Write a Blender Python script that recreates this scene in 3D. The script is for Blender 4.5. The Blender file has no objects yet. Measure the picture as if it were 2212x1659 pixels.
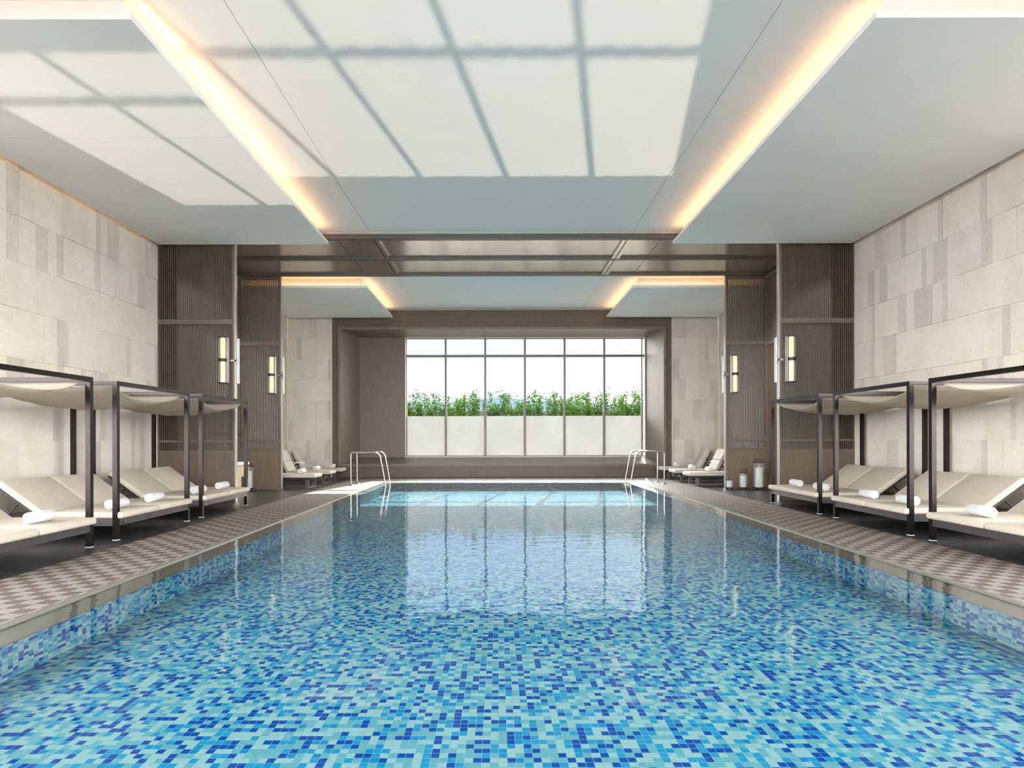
import bpy, bmesh, math, random
from mathutils import Vector, Matrix

PI = math.pi
K = 1350.0 / 1045.0            # depth scale of the measured distances
def Yd(d): return d * K
sc = bpy.context.scene
COL = sc.collection
rnd = random.Random(7)

# ------------------------------------------------------------------ materials
def new_mat(name):
    m = bpy.data.materials.new(name); m.use_nodes = True
    nt = m.node_tree; nt.nodes.clear()
    out = nt.nodes.new('ShaderNodeOutputMaterial')
    return m, nt, out
def nd(nt, t, **kw):
    n = nt.nodes.new(t)
    for k, v in kw.items(): setattr(n, k, v)
    return n
def lk(nt, a, b): nt.links.new(a, b)
def math_n(nt, op, a, b=None):
    n = nd(nt, 'ShaderNodeMath', operation=op)
    for i, v in enumerate((a, b)):
        if v is None: continue
        if isinstance(v, (int, float)): n.inputs[i].default_value = v
        else: lk(nt, v, n.inputs[i])
    return n.outputs[0]
def ramp(nt, fac, stops, interp='LINEAR'):
    n = nd(nt, 'ShaderNodeValToRGB'); n.color_ramp.interpolation = interp
    el = n.color_ramp.elements
    while len(el) < len(stops): el.new(0.5)
    for e, (p, c) in zip(el, stops): e.position = p; e.color = (*c, 1)
    if fac is not None: lk(nt, fac, n.inputs[0])
    return n.outputs[0]
def mixc(nt, fac, a, b, mode='MIX'):
    n = nd(nt, 'ShaderNodeMix', data_type='RGBA', blend_type=mode)
    for i, v in ((0, fac), (6, a), (7, b)):
        if isinstance(v, (int, float)): n.inputs[i].default_value = v
        elif isinstance(v, tuple): n.inputs[i].default_value = (*v, 1)
        else: lk(nt, v, n.inputs[i])
    return n.outputs[2]
def obj_co(nt):
    return nd(nt, 'ShaderNodeTexCoord').outputs['Object']
def noise(nt, scale, detail=3, rough=0.55, vec=None, stretch=None, geo=False):
    n = nd(nt, 'ShaderNodeTexNoise'); n.inputs['Scale'].default_value = scale
    n.inputs['Detail'].default_value = detail; n.inputs['Roughness'].default_value = rough
    v = vec if vec is not None else obj_co(nt)
    if stretch:
        mp = nd(nt, 'ShaderNodeMapping'); mp.inputs['Scale'].default_value = stretch
        lk(nt, v, mp.inputs[0]); v = mp.outputs[0]
    lk(nt, v, n.inputs['Vector'])
    return n.outputs['Fac']
def principled(nt, out, base, rough=0.5, metal=0.0, spec=0.5):
    p = nd(nt, 'ShaderNodeBsdfPrincipled')
    if isinstance(base, tuple): p.inputs['Base Color'].default_value = (*base, 1)
    else: lk(nt, base, p.inputs['Base Color'])
    if isinstance(rough, (int, float)): p.inputs['Roughness'].default_value = rough
    else: lk(nt, rough, p.inputs['Roughness'])
    p.inputs['Metallic'].default_value = metal
    p.inputs['Specular IOR Level'].default_value = spec
    lk(nt, p.outputs[0], out.inputs[0])
    return p
def bump(nt, p, h, strength=0.3, dist=0.01):
    b = nd(nt, 'ShaderNodeBump'); b.inputs['Strength'].default_value = strength
    b.inputs['Distance'].default_value = dist
    lk(nt, h, b.inputs['Height']); lk(nt, b.outputs[0], p.inputs['Normal'])
def simple(name, base, rough=0.5, metal=0.0, spec=0.5, vary=0.08, vscale=8, stretch=None, bmp=0.0, bscale=200):
    m, nt, out = new_mat(name)
    f = noise(nt, vscale, 3, stretch=stretch)
    lo = tuple(c * (1 - vary) for c in base); hi = tuple(min(1, c * (1 + vary)) for c in base)
    c = ramp(nt, f, [(0.3, lo), (0.7, hi)])
    p = principled(nt, out, c, rough, metal, spec)
    if bmp: bump(nt, p, noise(nt, bscale, 2), bmp, 0.004)
    return m

M = {}
M['plaster'] = simple('ceiling_paint', (0.84, 0.815, 0.785), 0.75, vary=0.015, vscale=1.5)
M['groove'] = simple('shadow_gap', (0.10, 0.10, 0.10), 0.8)
M['wood'] = simple('brown_wood_veneer', (0.20, 0.162, 0.124), 0.42, vary=0.16, vscale=3.0, stretch=(14, 14, 0.7), spec=0.35)
M['wood_dark'] = simple('dark_wood_veneer', (0.145, 0.108, 0.078), 0.4, vary=0.14, vscale=3.0, stretch=(14, 14, 0.7), spec=0.35)
M['screen_frame'] = simple('bronze_screen_metal', (0.155, 0.118, 0.088), 0.4, metal=0.2, vary=0.06)
M['slat'] = simple('bronze_slat', (0.088, 0.069, 0.054), 0.5, metal=0.1, vary=0.06)
M['soffit'] = simple('brushed_bronze_panel', (0.56, 0.50, 0.44), 0.2, metal=0.9, vary=0.06, vscale=3, stretch=(0.3, 18, 1))
M['soffit_frame'] = simple('bronze_rail', (0.13, 0.12, 0.11), 0.4, metal=0.5, vary=0.05)
M['edge_metal'] = simple('light_metal_edge', (0.62, 0.60, 0.57), 0.3, metal=0.85, vary=0.03)
M['bed_metal'] = simple('dark_bronze_tube', (0.052, 0.045, 0.044), 0.3, metal=1.0, vary=0.08, vscale=3)
M['bed_rail'] = simple('grey_bronze_rail', (0.19, 0.175, 0.18), 0.36, metal=0.9, vary=0.06)
M['black'] = simple('black_metal', (0.022, 0.02, 0.02), 0.4, metal=0.3)
M['chrome'] = simple('polished_steel', (0.46, 0.44, 0.41), 0.18, metal=1.0, vary=0.02)
M['cushion'] = simple('beige_canvas', (0.50, 0.435, 0.36), 0.85, vary=0.05, vscale=5, spec=0.2, bmp=0.25, bscale=420)
M['cushion_far'] = simple('pale_canvas', (0.50, 0.45, 0.385), 0.85, vary=0.04, vscale=5, spec=0.2)
M['towel'] = simple('white_terry', (0.62, 0.605, 0.61), 0.95, vary=0.03, vscale=30, spec=0.1, bmp=0.6, bscale=500)
M['counter'] = simple('white_counter', (0.8, 0.8, 0.79), 0.3, vary=0.02)
M['oak'] = simple('light_oak', (0.56, 0.42, 0.27), 0.5, vary=0.1, vscale=4, stretch=(10, 10, 0.8))
M['offwhite'] = simple('pale_wallcovering', (0.78, 0.76, 0.73), 0.7, vary=0.05, vscale=2)
M['greypanel'] = simple('grey_green_panel', (0.30, 0.29, 0.25), 0.6, vary=0.08, vscale=3)
M['winframe'] = simple('window_aluminium', (0.20, 0.17, 0.15), 0.45, metal=0.3, vary=0.04)
M['jamb'] = simple('white_jamb', (0.75, 0.73, 0.70), 0.5, vary=0.02)
M['coping'] = simple('beige_coping_stone', (0.088, 0.068, 0.050), 0.45, vary=0.10, vscale=2.5, stretch=(1, 1, 1))
M['bark'] = simple('bark', (0.02, 0.016, 0.011), 0.9, vary=0.3, vscale=20)
M['parapet'] = simple('grey_parapet', (0.035, 0.037, 0.04), 0.8, vary=0.1, vscale=2)
M['terrace'] = simple('terrace_paving', (0.10, 0.10, 0.095), 0.85, vary=0.1, vscale=1.2)
M['hill'] = simple('hazy_hill', (0.042, 0.058, 0.076), 1.0, vary=0.08, vscale=0.02, spec=0.0)
M['candle'] = simple('ivory_wax', (0.72, 0.70, 0.68), 0.6, vary=0.03)

def leaf_mat():
    m, nt, out = new_mat('leaf_green')
    g = nd(nt, 'ShaderNodeNewGeometry')
    c = ramp(nt, g.outputs['Random Per Island'], [(0.0, (0.012, 0.034, 0.004)), (0.5, (0.024, 0.056, 0.007)), (1.0, (0.05, 0.085, 0.014))])
    d = nd(nt, 'ShaderNodeBsdfDiffuse'); t = nd(nt, 'ShaderNodeBsdfTranslucent')
    lk(nt, c, d.inputs[0]); lk(nt, c, t.inputs[0])
    mx = nd(nt, 'ShaderNodeMixShader'); mx.inputs[0].default_value = 0.5
    lk(nt, d.outputs[0], mx.inputs[1]); lk(nt, t.outputs[0], mx.inputs[2]); lk(nt, mx.outputs[0], out.inputs[0])
    return m
M['leaf'] = leaf_mat()

def stone_mat(name, rough_face):
    m, nt, out = new_mat(name)
    g = nd(nt, 'ShaderNodeNewGeometry')
    co = obj_co(nt)
    f1 = noise(nt, 1.3, 4, 0.6, co); f2 = noise(nt, 26, 4, 0.7, co)
    base = ramp(nt, f1, [(0.3, (0.68, 0.61, 0.525)), (0.55, (0.755, 0.69, 0.61)), (0.75, (0.71, 0.63, 0.535))])
    if rough_face: base = mixc(nt, 1.0, base, (0.93, 0.92, 0.93), 'MULTIPLY')
    isl = ramp(nt, g.outputs['Random Per Island'], [(0, (0.94, 0.94, 0.94)), (1, (1.04, 1.035, 1.025))])
    base = mixc(nt, 1.0, base, isl, 'MULTIPLY')
    pits = ramp(nt, f2, [(0.30, (0.72, 0.68, 0.62)), (0.42, (1, 1, 1))])
    base = mixc(nt, 0.8, base, pits, 'MULTIPLY')
    p = principled(nt, out, base, 0.8, 0, 0.25)
    if rough_face:
        h = noise(nt, 34, 4, 0.7, co, stretch=(1, 1, 0.8)); bump(nt, p, h, 0.7, 0.03)
    else:
        bump(nt, p, f2, 0.25, 0.006)
    return m
M['stone'] = stone_mat('travertine', False)
M['stone_rough'] = stone_mat('split_face_travertine', True)

def floor_stone():
    m, nt, out = new_mat('dark_slate')
    co = obj_co(nt)
    f = noise(nt, 1.6, 5, 0.6, co, stretch=(1.0, 2.2, 1)); f2 = noise(nt, 9, 4, 0.6, co, stretch=(1, 3, 1))
    c = ramp(nt, f, [(0.25, (0.020, 0.0195, 0.0205)), (0.55, (0.034, 0.033, 0.035)), (0.8, (0.06, 0.057, 0.056))])
    c = mixc(nt, 0.5, c, ramp(nt, f2, [(0.3, (0.6, 0.6, 0.6)), (0.7, (1.3, 1.28, 1.25))]), 'MULTIPLY')
    p = principled(nt, out, c, ramp(nt, f2, [(0.2, (0.30,) * 3), (0.8, (0.50,) * 3)]), 0, 0.4)
    return m
M['slate'] = floor_stone()

def cells(nt, ax, sx, sy, ox=0.0, oy=0.0):
    co = nd(nt, 'ShaderNodeSeparateXYZ'); lk(nt, obj_co(nt), co.inputs[0])
    a = math_n(nt, 'ADD', math_n(nt, 'DIVIDE', co.outputs[ax[0]], sx), 1000.0 + ox)
    b = math_n(nt, 'ADD', math_n(nt, 'DIVIDE', co.outputs[ax[1]], sy), 1000.0 + oy)
    return a, b
def checker_mat():
    m, nt, out = new_mat('checker_deck_tile')
    a, b = cells(nt, 'XY', 0.1405, 0.138)
    s = math_n(nt, 'ADD', math_n(nt, 'FLOOR', a), math_n(nt, 'FLOOR', b))
    odd = math_n(nt, 'FLOORED_MODULO', s, 2.0)
    tn = ramp(nt, noise(nt, 40, 2), [(0.3, (0.9,) * 3), (0.7, (1.08,) * 3)])
    c = mixc(nt, odd, (0.112, 0.082, 0.062), (0.225, 0.203, 0.190))
    c = mixc(nt, 1.0, c, tn, 'MULTIPLY')
    c = mixc(nt, 1.0, c, ramp(nt, noise(nt, 1.2, 2), [(0.3, (0.92,) * 3), (0.7, (1.05,) * 3)]), 'MULTIPLY')
    principled(nt, out, c, 0.55, 0, 0.3)
    return m
M['checker'] = checker_mat()
def mosaic_mat(name, ax, sx, sy):
    m, nt, out = new_mat(name)
    a, b = cells(nt, ax, sx, sy)
    cb = nd(nt, 'ShaderNodeCombineXYZ')
    lk(nt, math_n(nt, 'FLOOR', a), cb.inputs[0]); lk(nt, math_n(nt, 'FLOOR', b), cb.inputs[1])
    wn = nd(nt, 'ShaderNodeTexWhiteNoise', noise_dimensions='2D'); lk(nt, cb.outputs[0], wn.inputs['Vector'])
    c = ramp(nt, wn.outputs['Value'], [(0.0, (0.0028, 0.038, 0.180)), (0.21, (0.005, 0.125, 0.250)), (0.27, (0.010, 0.150, 0.265)),
                                       (0.43, (0.078, 0.202, 0.232)), (0.70, (0.172, 0.262, 0.262))], 'CONSTANT')
    fa = math_n(nt, 'FRACT', a); fb = math_n(nt, 'FRACT', b)
    ga = math_n(nt, 'LESS_THAN', math_n(nt, 'ABSOLUTE', math_n(nt, 'SUBTRACT', fa, 0.5)), 0.47)
    gb = math_n(nt, 'LESS_THAN', math_n(nt, 'ABSOLUTE', math_n(nt, 'SUBTRACT', fb, 0.5)), 0.47)
    c = mixc(nt, math_n(nt, 'MULTIPLY', ga, gb), (0.13, 0.225, 0.255), c)
    principled(nt, out, c, 1.0, 0, 0.0)
    return m
M['mos_floor'] = mosaic_mat('mosaic_floor', 'XY', 0.043, 0.047)
M['mos_side'] = mosaic_mat('mosaic_side', 'YZ', 0.047, 0.022)
M['mos_end'] = mosaic_mat('mosaic_end', 'XZ', 0.043, 0.022)

def schlick(nt, f0, power=5.0):
    g = nd(nt, 'ShaderNodeNewGeometry'); v = nd(nt, 'ShaderNodeVectorMath', operation='DOT_PRODUCT')
    lk(nt, g.outputs['Normal'], v.inputs[0]); lk(nt, g.outputs['Incoming'], v.inputs[1])
    c = math_n(nt, 'SUBTRACT', 1.0, math_n(nt, 'ABSOLUTE', v.outputs['Value']))
    return math_n(nt, 'ADD', f0, math_n(nt, 'MULTIPLY', math_n(nt, 'POWER', c, power), 1.0 - f0))
def water_mat():
    m, nt, out = new_mat('pool_water')
    co = obj_co(nt)
    n1 = noise(nt, 2.6, 2, 0.5, co, stretch=(1, 1.6, 1)); n2 = noise(nt, 11, 2, 0.5, co, stretch=(1, 1.5, 1))
    h = math_n(nt, 'ADD', n1, math_n(nt, 'MULTIPLY', n2, 0.18))
    b = nd(nt, 'ShaderNodeBump'); b.inputs['Strength'].default_value = 1.0; b.inputs['Distance'].default_value = 0.0035
    lk(nt, h, b.inputs['Height'])
    fr = schlick(nt, 0.02, 6.0)
    tr = nd(nt, 'ShaderNodeBsdfTransparent'); tr.inputs[0].default_value = (0.88, 0.98, 1.0, 1)
    gl = nd(nt, 'ShaderNodeBsdfGlossy'); gl.inputs['Roughness'].default_value = 0.0; gl.inputs[0].default_value = (1, 1, 1, 1)
    lk(nt, b.outputs[0], gl.inputs['Normal'])
    mx = nd(nt, 'ShaderNodeMixShader'); lk(nt, fr, mx.inputs[0])
    lk(nt, tr.outputs[0], mx.inputs[1]); lk(nt, gl.outputs[0], mx.inputs[2]); lk(nt, mx.outputs[0], out.inputs[0])
    return m
M['water'] = water_mat()
def glass_mat(name, tint, ior=1.45, diffuse=0.0):
    m, nt, out = new_mat(name)
    fr = schlick(nt, ((ior-1)/(ior+1))**2)
    tr = nd(nt, 'ShaderNodeBsdfTransparent'); tr.inputs[0].default_value = (*tint, 1)
    gl = nd(nt, 'ShaderNodeBsdfGlossy'); gl.inputs['Roughness'].default_value = 0.03
    mx = nd(nt, 'ShaderNodeMixShader'); lk(nt, fr, mx.inputs[0])
    lk(nt, tr.outputs[0], mx.inputs[1]); lk(nt, gl.outputs[0], mx.inputs[2])
    res = mx.outputs[0]
    if diffuse:
        d = nd(nt, 'ShaderNodeBsdfDiffuse'); d.inputs[0].default_value = (0.8, 0.8, 0.8, 1)
        m2 = nd(nt, 'ShaderNodeMixShader'); m2.inputs[0].default_value = diffuse
        lk(nt, res, m2.inputs[1]); lk(nt, d.outputs[0], m2.inputs[2]); res = m2.outputs[0]
    lk(nt, res, out.inputs[0])
    return m
M['glass'] = glass_mat('clear_glass', (0.99, 0.995, 1.0), 1.07)
M['lantern_glass'] = glass_mat('lantern_glass', (0.85, 0.87, 0.87), 1.4, 0.10)
M['shade_glass'] = glass_mat('sconce_glass', (0.95, 0.93, 0.9), 1.4, 0.12)
def film_mat():
    m, nt, out = new_mat('frosted_film')
    f = noise(nt, 1.1, 3, 0.6)
    c = ramp(nt, f, [(0.3, (0.345, 0.347, 0.337)), (0.7, (0.38, 0.38, 0.369))])
    t = nd(nt, 'ShaderNodeBsdfTranslucent'); lk(nt, c, t.inputs[0])
    d = nd(nt, 'ShaderNodeBsdfDiffuse'); lk(nt, c, d.inputs[0])
    mx = nd(nt, 'ShaderNodeMixShader'); mx.inputs[0].default_value = 0.62
    lk(nt, d.outputs[0], mx.inputs[1]); lk(nt, t.outputs[0], mx.inputs[2]); lk(nt, mx.outputs[0], out.inputs[0])
    return m
M['film'] = film_mat()
def canvas_mat():
    m, nt, out = new_mat('canopy_fabric')
    f = noise(nt, 3, 3, stretch=(1, 6, 1))
    c = ramp(nt, f, [(0.3, (0.53, 0.465, 0.385)), (0.7, (0.60, 0.53, 0.45))])
    t = nd(nt, 'ShaderNodeBsdfTranslucent'); lk(nt, c, t.inputs[0])
    d = nd(nt, 'ShaderNodeBsdfDiffuse'); lk(nt, c, d.inputs[0])
    mx = nd(nt, 'ShaderNodeMixShader'); mx.inputs[0].default_value = 0.38
    lk(nt, d.outputs[0], mx.inputs[1]); lk(nt, t.outputs[0], mx.inputs[2]); lk(nt, mx.outputs[0], out.inputs[0])
    return m
M['canvas'] = canvas_mat()
def glow_mat(name, col, s):
    m, nt, out = new_mat(name)
    e = nd(nt, 'ShaderNodeEmission'); e.inputs[0].default_value = (*col, 1); e.inputs[1].default_value = s
    lk(nt, e.outputs[0], out.inputs[0])
    return m
M['lamp'] = glow_mat('warm_lamp', (1.0, 0.72, 0.36), 1.5)

# ------------------------------------------------------------------ mesh builder
class MB:
    def __init__(s): s.v = []; s.f = []; s.mi = []
    def add(s, vs, fs, mi=0):
        o = len(s.v); s.v += [tuple(v) for v in vs]
        for f in fs: s.f.append(tuple(o + i for i in f)); s.mi.append(mi)
    def box(s, x0, x1, y0, y1, z0, z1, mi=0):
        if x0 > x1: x0, x1 = x1, x0
        if y0 > y1: y0, y1 = y1, y0
        s.add([(x0,y0,z0),(x1,y0,z0),(x1,y1,z0),(x0,y1,z0),(x0,y0,z1),(x1,y0,z1),(x1,y1,z1),(x0,y1,z1)],
              [(0,3,2,1),(4,5,6,7),(0,1,5,4),(1,2,6,5),(2,3,7,6),(3,0,4,7)], mi)
    def obox(s, p0, p1, w, h, up=(0,0,1), mi=0):
        p0 = Vector(p0); p1 = Vector(p1); d = (p1 - p0).normalized(); up = Vector(up)
        u = d.cross(up).normalized(); n = u.cross(d).normalized()
        vs = [p + u * a * w / 2 + n * b * h / 2 for p in (p0, p1) for a, b in ((-1,-1),(1,-1),(1,1),(-1,1))]
        s.add(vs, [(3,2,1,0),(4,5,6,7),(0,1,5,4),(1,2,6,5),(2,3,7,6),(3,0,4,7)], mi)
    def tube(s, pts, r, n=10, mi=0):
        pts = [Vector(p) for p in pts]; rings = []
        for i, p in enumerate(pts):
            d = (pts[min(i+1, len(pts)-1)] - pts[max(i-1, 0)]).normalized()
            ref = Vector((0,1,0)) if abs(d.y) < 0.9 else Vector((1,0,0))
            u = d.cross(ref).normalized(); w = d.cross(u).normalized()
            rr = r[i] if isinstance(r, (list, tuple)) else r
            rings.append([p + (u * math.cos(2*PI*k/n) + w * math.sin(2*PI*k/n)) * rr for k in range(n)])
        vs = [v for R in rings for v in R]; fs = []
        for i in range(len(pts) - 1):
            for k in range(n):
                fs.append((i*n+k, i*n+(k+1)%n, (i+1)*n+(k+1)%n, (i+1)*n+k))
        fs.append(tuple(range(n-1, -1, -1))); fs.append(tuple((len(pts)-1)*n + k for k in range(n)))
        s.add(vs, fs, mi)
    def lathe(s, prof, cx=0, cy=0, n=20, mi=0, a0=0, a1=2*PI):
        full = abs(a1 - a0 - 2*PI) < 1e-6; m = n if full else n + 1
        vs = [(cx + r*math.cos(a0+(a1-a0)*k/n), cy + r*math.sin(a0+(a1-a0)*k/n), z) for r, z in prof for k in range(m)]
        fs = []
        for i in range(len(prof)-1):
            for k in range(n):
                k2 = (k+1) % m
                fs.append((i*m+k, i*m+k2, (i+1)*m+k2, (i+1)*m+k))
        s.add(vs, fs, mi)
    def build(s, name, mats, parent=None, smooth=False, bevel=0.0, seg=2, loc=None):
        me = bpy.data.meshes.new(name); me.from_pydata(s.v, [], s.f)
        if not isinstance(mats, (list, tuple)): mats = [mats]
        for m in mats: me.materials.append(m)
        me.polygons.foreach_set('material_index', s.mi)
        if bevel or smooth:
            bm = bmesh.new(); bm.from_mesh(me)
            if bevel:
                bmesh.ops.bevel(bm, geom=list(bm.edges), offset=bevel, segments=seg, affect='EDGES', profile=0.5)
            bmesh.ops.recalc_face_normals(bm, faces=list(bm.faces))
            bm.to_mesh(me); bm.free()
        if smooth:
            me.polygons.foreach_set('use_smooth', [True] * len(me.polygons))
        me.update()
        o = bpy.data.objects.new(name, me); COL.objects.link(o)
        if parent is not None: o.parent = parent
        if loc: o.location = loc
        return o

def tag(o, label, cat, group=None, kind=None):
    o['label'] = label; o['category'] = cat
    if group: o['group'] = group
    if kind: o['kind'] = kind
    return o
def thing(name, label, cat, loc=(0,0,0), rz=0, group=None, kind=None):
    o = bpy.data.objects.new(name, None); COL.objects.link(o)
    o.location = loc; o.rotation_euler = (0, 0, rz); o.empty_display_size = 0.2
    return tag(o, label, cat, group, kind)
CH = {}
def kids(o): return [c for c in COL.objects if c.parent == o]
def dup(root, label, loc, rz=0):
    r = root.copy(); COL.objects.link(r); r.location = loc; r.rotation_euler = (0, 0, rz); r['label'] = label
    for ch in kids(root):
        c = ch.copy(); COL.objects.link(c); c.parent = r
        for g in kids(ch):
            d = g.copy(); COL.objects.link(d); d.parent = c
    return r
def smooth_angle(o, deg=35):
    me = o.data; me.polygons.foreach_set('use_smooth', [True] * len(me.polygons))
    try: me.set_sharp_from_angle(angle=math.radians(deg))
    except Exception: pass
    return o

# ------------------------------------------------------------------ key dimensions
XL, XR = -7.25, 7.60                    # stone side walls
YB = -4.6                               # back wall behind the camera
YG = 8.45                               # end of the added glazed side bays
S1, S2 = Yd(10.35), Yd(12.75)           # screens
YE = Yd(16.7)                           # end wall face
YW = Yd(17.6)                           # window plane
ZC, ZR, ZS = 5.76, 5.46, 5.61           # ceiling, raft underside, soffit underside
WX0, WX1, WZ0, WZF, WZT, WZ1 = -3.35, 5.33, 0.68, 2.15, 4.34, 4.99
PX0, PX1, PXS0, PXS1 = -3.29, 3.94, -3.59, 4.25
PY0, PY1, PYS1 = -1.6, Yd(14.86), Yd(15.02)
WATER = -0.012

# ------------------------------------------------------------------ floor and pool
m = MB()
XT0, XT1 = -4.77, 5.50
m.box(XL-0.5, XT0, YB, YE+0.05, -0.3, 0); m.box(XT1, XR+0.5, YB, YE+0.05, -0.3, 0)
tag(m.build('floor', M['slate']), 'dark grey slate floor under the daybeds along both side walls', 'floor', kind='structure')
m = MB()
m.box(XT0, PXS0-0.03, YB, YE+0.05, -0.3, 0); m.box(PXS1+0.03, XT1, YB, YE+0.05, -0.3, 0)
m.box(PXS0-0.03, PXS1+0.03, PYS1+0.03, YE+0.05, -0.3, 0); m.box(PXS0-0.03, PXS1+0.03, YB, PY0-0.3, -0.3, 0)
tag(m.build('floor_tile_border', M['checker']), 'beige and tan chequered tile strip running round the pool', 'floor', kind='structure')
m = MB()   # drain slot: two pale lips, dark gap
for x in (PXS0, PXS1):
    m.box(x-0.030, x-0.024, PY0-0.3, PYS1+0.03, -0.1, 0.001, 1); m.box(x+0.002, x+0.010, PY0-0.3, PYS1+0.03, -0.1, 0.001, 1)
    m.box(x+0.024, x+0.030, PY0-0.3, PYS1+0.03, -0.1, 0.001, 1)
    m.box(x-0.03, x+0.03, PY0-0.3, PYS1+0.03, -0.1, -0.02, 0)
m.box(PXS0-0.03, PXS1+0.03, PYS1-0.03, PYS1+0.03, -0.1, -0.02, 0)
m.box(PXS0-0.03, PXS1+0.03, PYS1+0.024, PYS1+0.03, -0.1, 0.001, 1)
tag(m.build('trim_1', [M['groove'], M['edge_metal']]), 'narrow dark overflow slot with metal lips along the pool edge', 'drain', kind='structure')
m = MB()
m.box(PXS0+0.03, PX0, PY0-0.3, PYS1-0.03, -0.3, -0.026); m.box(PX1, PXS1-0.03, PY0-0.3, PYS1-0.03, -0.3, -0.026)
m.box(PX0, PX1, PY1, PYS1-0.03, -0.3, -0.026); m.box(PX0, PX1, PY0-0.3, PY0, -0.3, -0.026)
tag(m.build('trim_2', M['coping'], bevel=0.0), 'brown stone coping just under the water at the pool edge', 'coping', kind='structure')
ZP = -0.262
m = MB()
m.add([(PX0,PY0,ZP),(PX1,PY0,ZP),(PX1,PY1,ZP),(PX0,PY1,ZP)], [(0,1,2,3)], 0)
e = 0.004
m.add([(PX0+e,PY0,ZP),(PX0+e,PY1,ZP),(PX0+e,PY1,-0.03),(PX0+e,PY0,-0.03)], [(0,1,2,3)], 1)
m.add([(PX1-e,PY0,ZP),(PX1-e,PY0,-0.03),(PX1-e,PY1,-0.03),(PX1-e,PY1,ZP)], [(0,1,2,3)], 1)
m.add([(PX0,PY1-e,ZP),(PX1,PY1-e,ZP),(PX1,PY1-e,-0.03),(PX0,PY1-e,-0.03)], [(0,1,2,3)], 2)
m.box(PX0-0.1, PX1+0.1, PY0-0.1, PY1+0.1, ZP-0.3, ZP-0.02, 0)
tag(m.build('pool_basin', [M['mos_floor'], M['mos_side'], M['mos_end']]), 'swimming pool lined with blue mosaic tiles in four shades', 'pool', kind='structure')
m = MB()
nx, ny = 8, 20
vs = [(PXS0+0.012+(PXS1-PXS0-0.024)*i/nx, PY0-0.3+(PYS1-0.012-PY0+0.3)*j/ny, WATER) for j in range(ny+1) for i in range(nx+1)]
m.add(vs, [(j*(nx+1)+i, j*(nx+1)+i+1, (j+1)*(nx+1)+i+1, (j+1)*(nx+1)+i) for j in range(ny) for i in range(nx)])
tag(m.build('water', M['water']), 'clear still pool water mirroring the window and screens', 'water', kind='structure')

# ------------------------------------------------------------------ stone walls
LEV = [0, 0.60, 1.31, 2.06, 2.57, 3.33, 4.03, 4.74, 5.45, ZC]
def stone_wall(name, place, a0, a1, levels, seed, phase, label):
    """slabs along axis a (running length); place(a, depth, z) -> xyz"""
    r = random.Random(seed); m = MB()
    def slab(s0, s1, z0, z1, t, mi):
        g = 0.0022
        vs = [place(a, d, z) for d in (-0.06, t) for a, z in ((s0+g, z0+g), (s1-g, z0+g), (s1-g, z1-g), (s0+g, z1-g))]
        m.add(vs, [(0,1,2,3),(4,7,6,5),(0,4,5,1),(1,5,6,2),(2,6,7,3),(3,7,4,0)], mi)
    mod = 0.965
    for ci in range(len(levels)-1):
        z0, z1 = levels[ci], levels[ci+1]
        k = math.floor((a0 - phase) / mod)
        while phase + k*mod < a1:
            s0 = max(a0, phase + k*mod); s1 = min(a1, phase + (k+1)*mod); k += 1
            if s1 - s0 < 0.03: continue
            L = s1 - s0; cuts = [s0]
            if L > 0.5 and r.random() < 0.55: cuts.append(s0 + L * r.uniform(0.3, 0.7))
            cuts.append(s1)
            for q in range(len(cuts)-1):
                c0, c1 = cuts[q], cuts[q+1]
                t = r.choice([0.0, 0.0, 0.004, 0.008, 0.011])
                w = r.choice([0, 0, 0.11, 0.14, 0.24]) if c1 - c0 > 0.33 else r.choice([0, 0, 0.1])
                if w and c1 - c0 > w + 0.05:
                    if r.random() < 0.5: slab(c0, c1-w, z0, z1, t, 0); slab(c1-w, c1, z0, z1, t+0.004, 1)
                    else: slab(c0, c0+w, z0, z1, t+0.004, 1); slab(c0+w, c1, z0, z1, t, 0)
                else: slab(c0, c1, z0, z1, t, 0)
    # backing behind the joints
    vs = [place(a, d, z) for d in (-0.2, -0.012) for a, z in ((a0, levels[0]), (a1, levels[0]), (a1, levels[-1]), (a0, levels[-1]))]
    m.add(vs, [(0,1,2,3),(4,7,6,5),(0,4,5,1),(1,5,6,2),(2,6,7,3),(3,7,4,0)], 0)
    o = m.build(name, [M['stone'], M['stone_rough']])
    bm = bmesh.new(); bm.from_mesh(o.data); bmesh.ops.recalc_face_normals(bm, faces=list(bm.faces)); bm.to_mesh(o.data); bm.free()
    return tag(o, label, 'wall', kind='structure')
stone_wall('wall_left', lambda a, d, z: (XL - 0.035 + d, a, z), YG, S1, LEV, 3, Yd(7.36), 'left wall of beige travertine slabs behind the daybeds')
stone_wall('wall_right', lambda a, d, z: (XR + 0.035 - d, a, z), YG, S1, LEV, 5, Yd(7.55), 'right wall of beige travertine slabs behind the daybeds')
stone_wall('wall_left_far', lambda a, d, z: (XL - 0.035 + d, a, z), S2+0.05, YE+0.02, LEV, 11, Yd(12.9), 'far left travertine wall beyond the second screen')
stone_wall('wall_right_far', lambda a, d, z: (XR + 0.035 - d, a, z), S2+0.05, YE+0.02, LEV, 12, Yd(12.9), 'far right travertine wall beyond the second screen')
LEV2 = [0.0, 0.60, 1.28, 1.97, 2.66, 3.36, 4.07, 4.80, 5.50, ZC]
stone_wall('wall_end_left', lambda a, d, z: (a, YE + 0.035 - d, z), XL, -5.76, LEV2, 21, -7.25, 'travertine end wall left of the window surround')
stone_wall('wall_end_right', lambda a, d, z: (a, YE + 0.035 - d, z), 6.03, XR, LEV2, 22, 6.03, 'travertine end wall right of the window surround')

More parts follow.
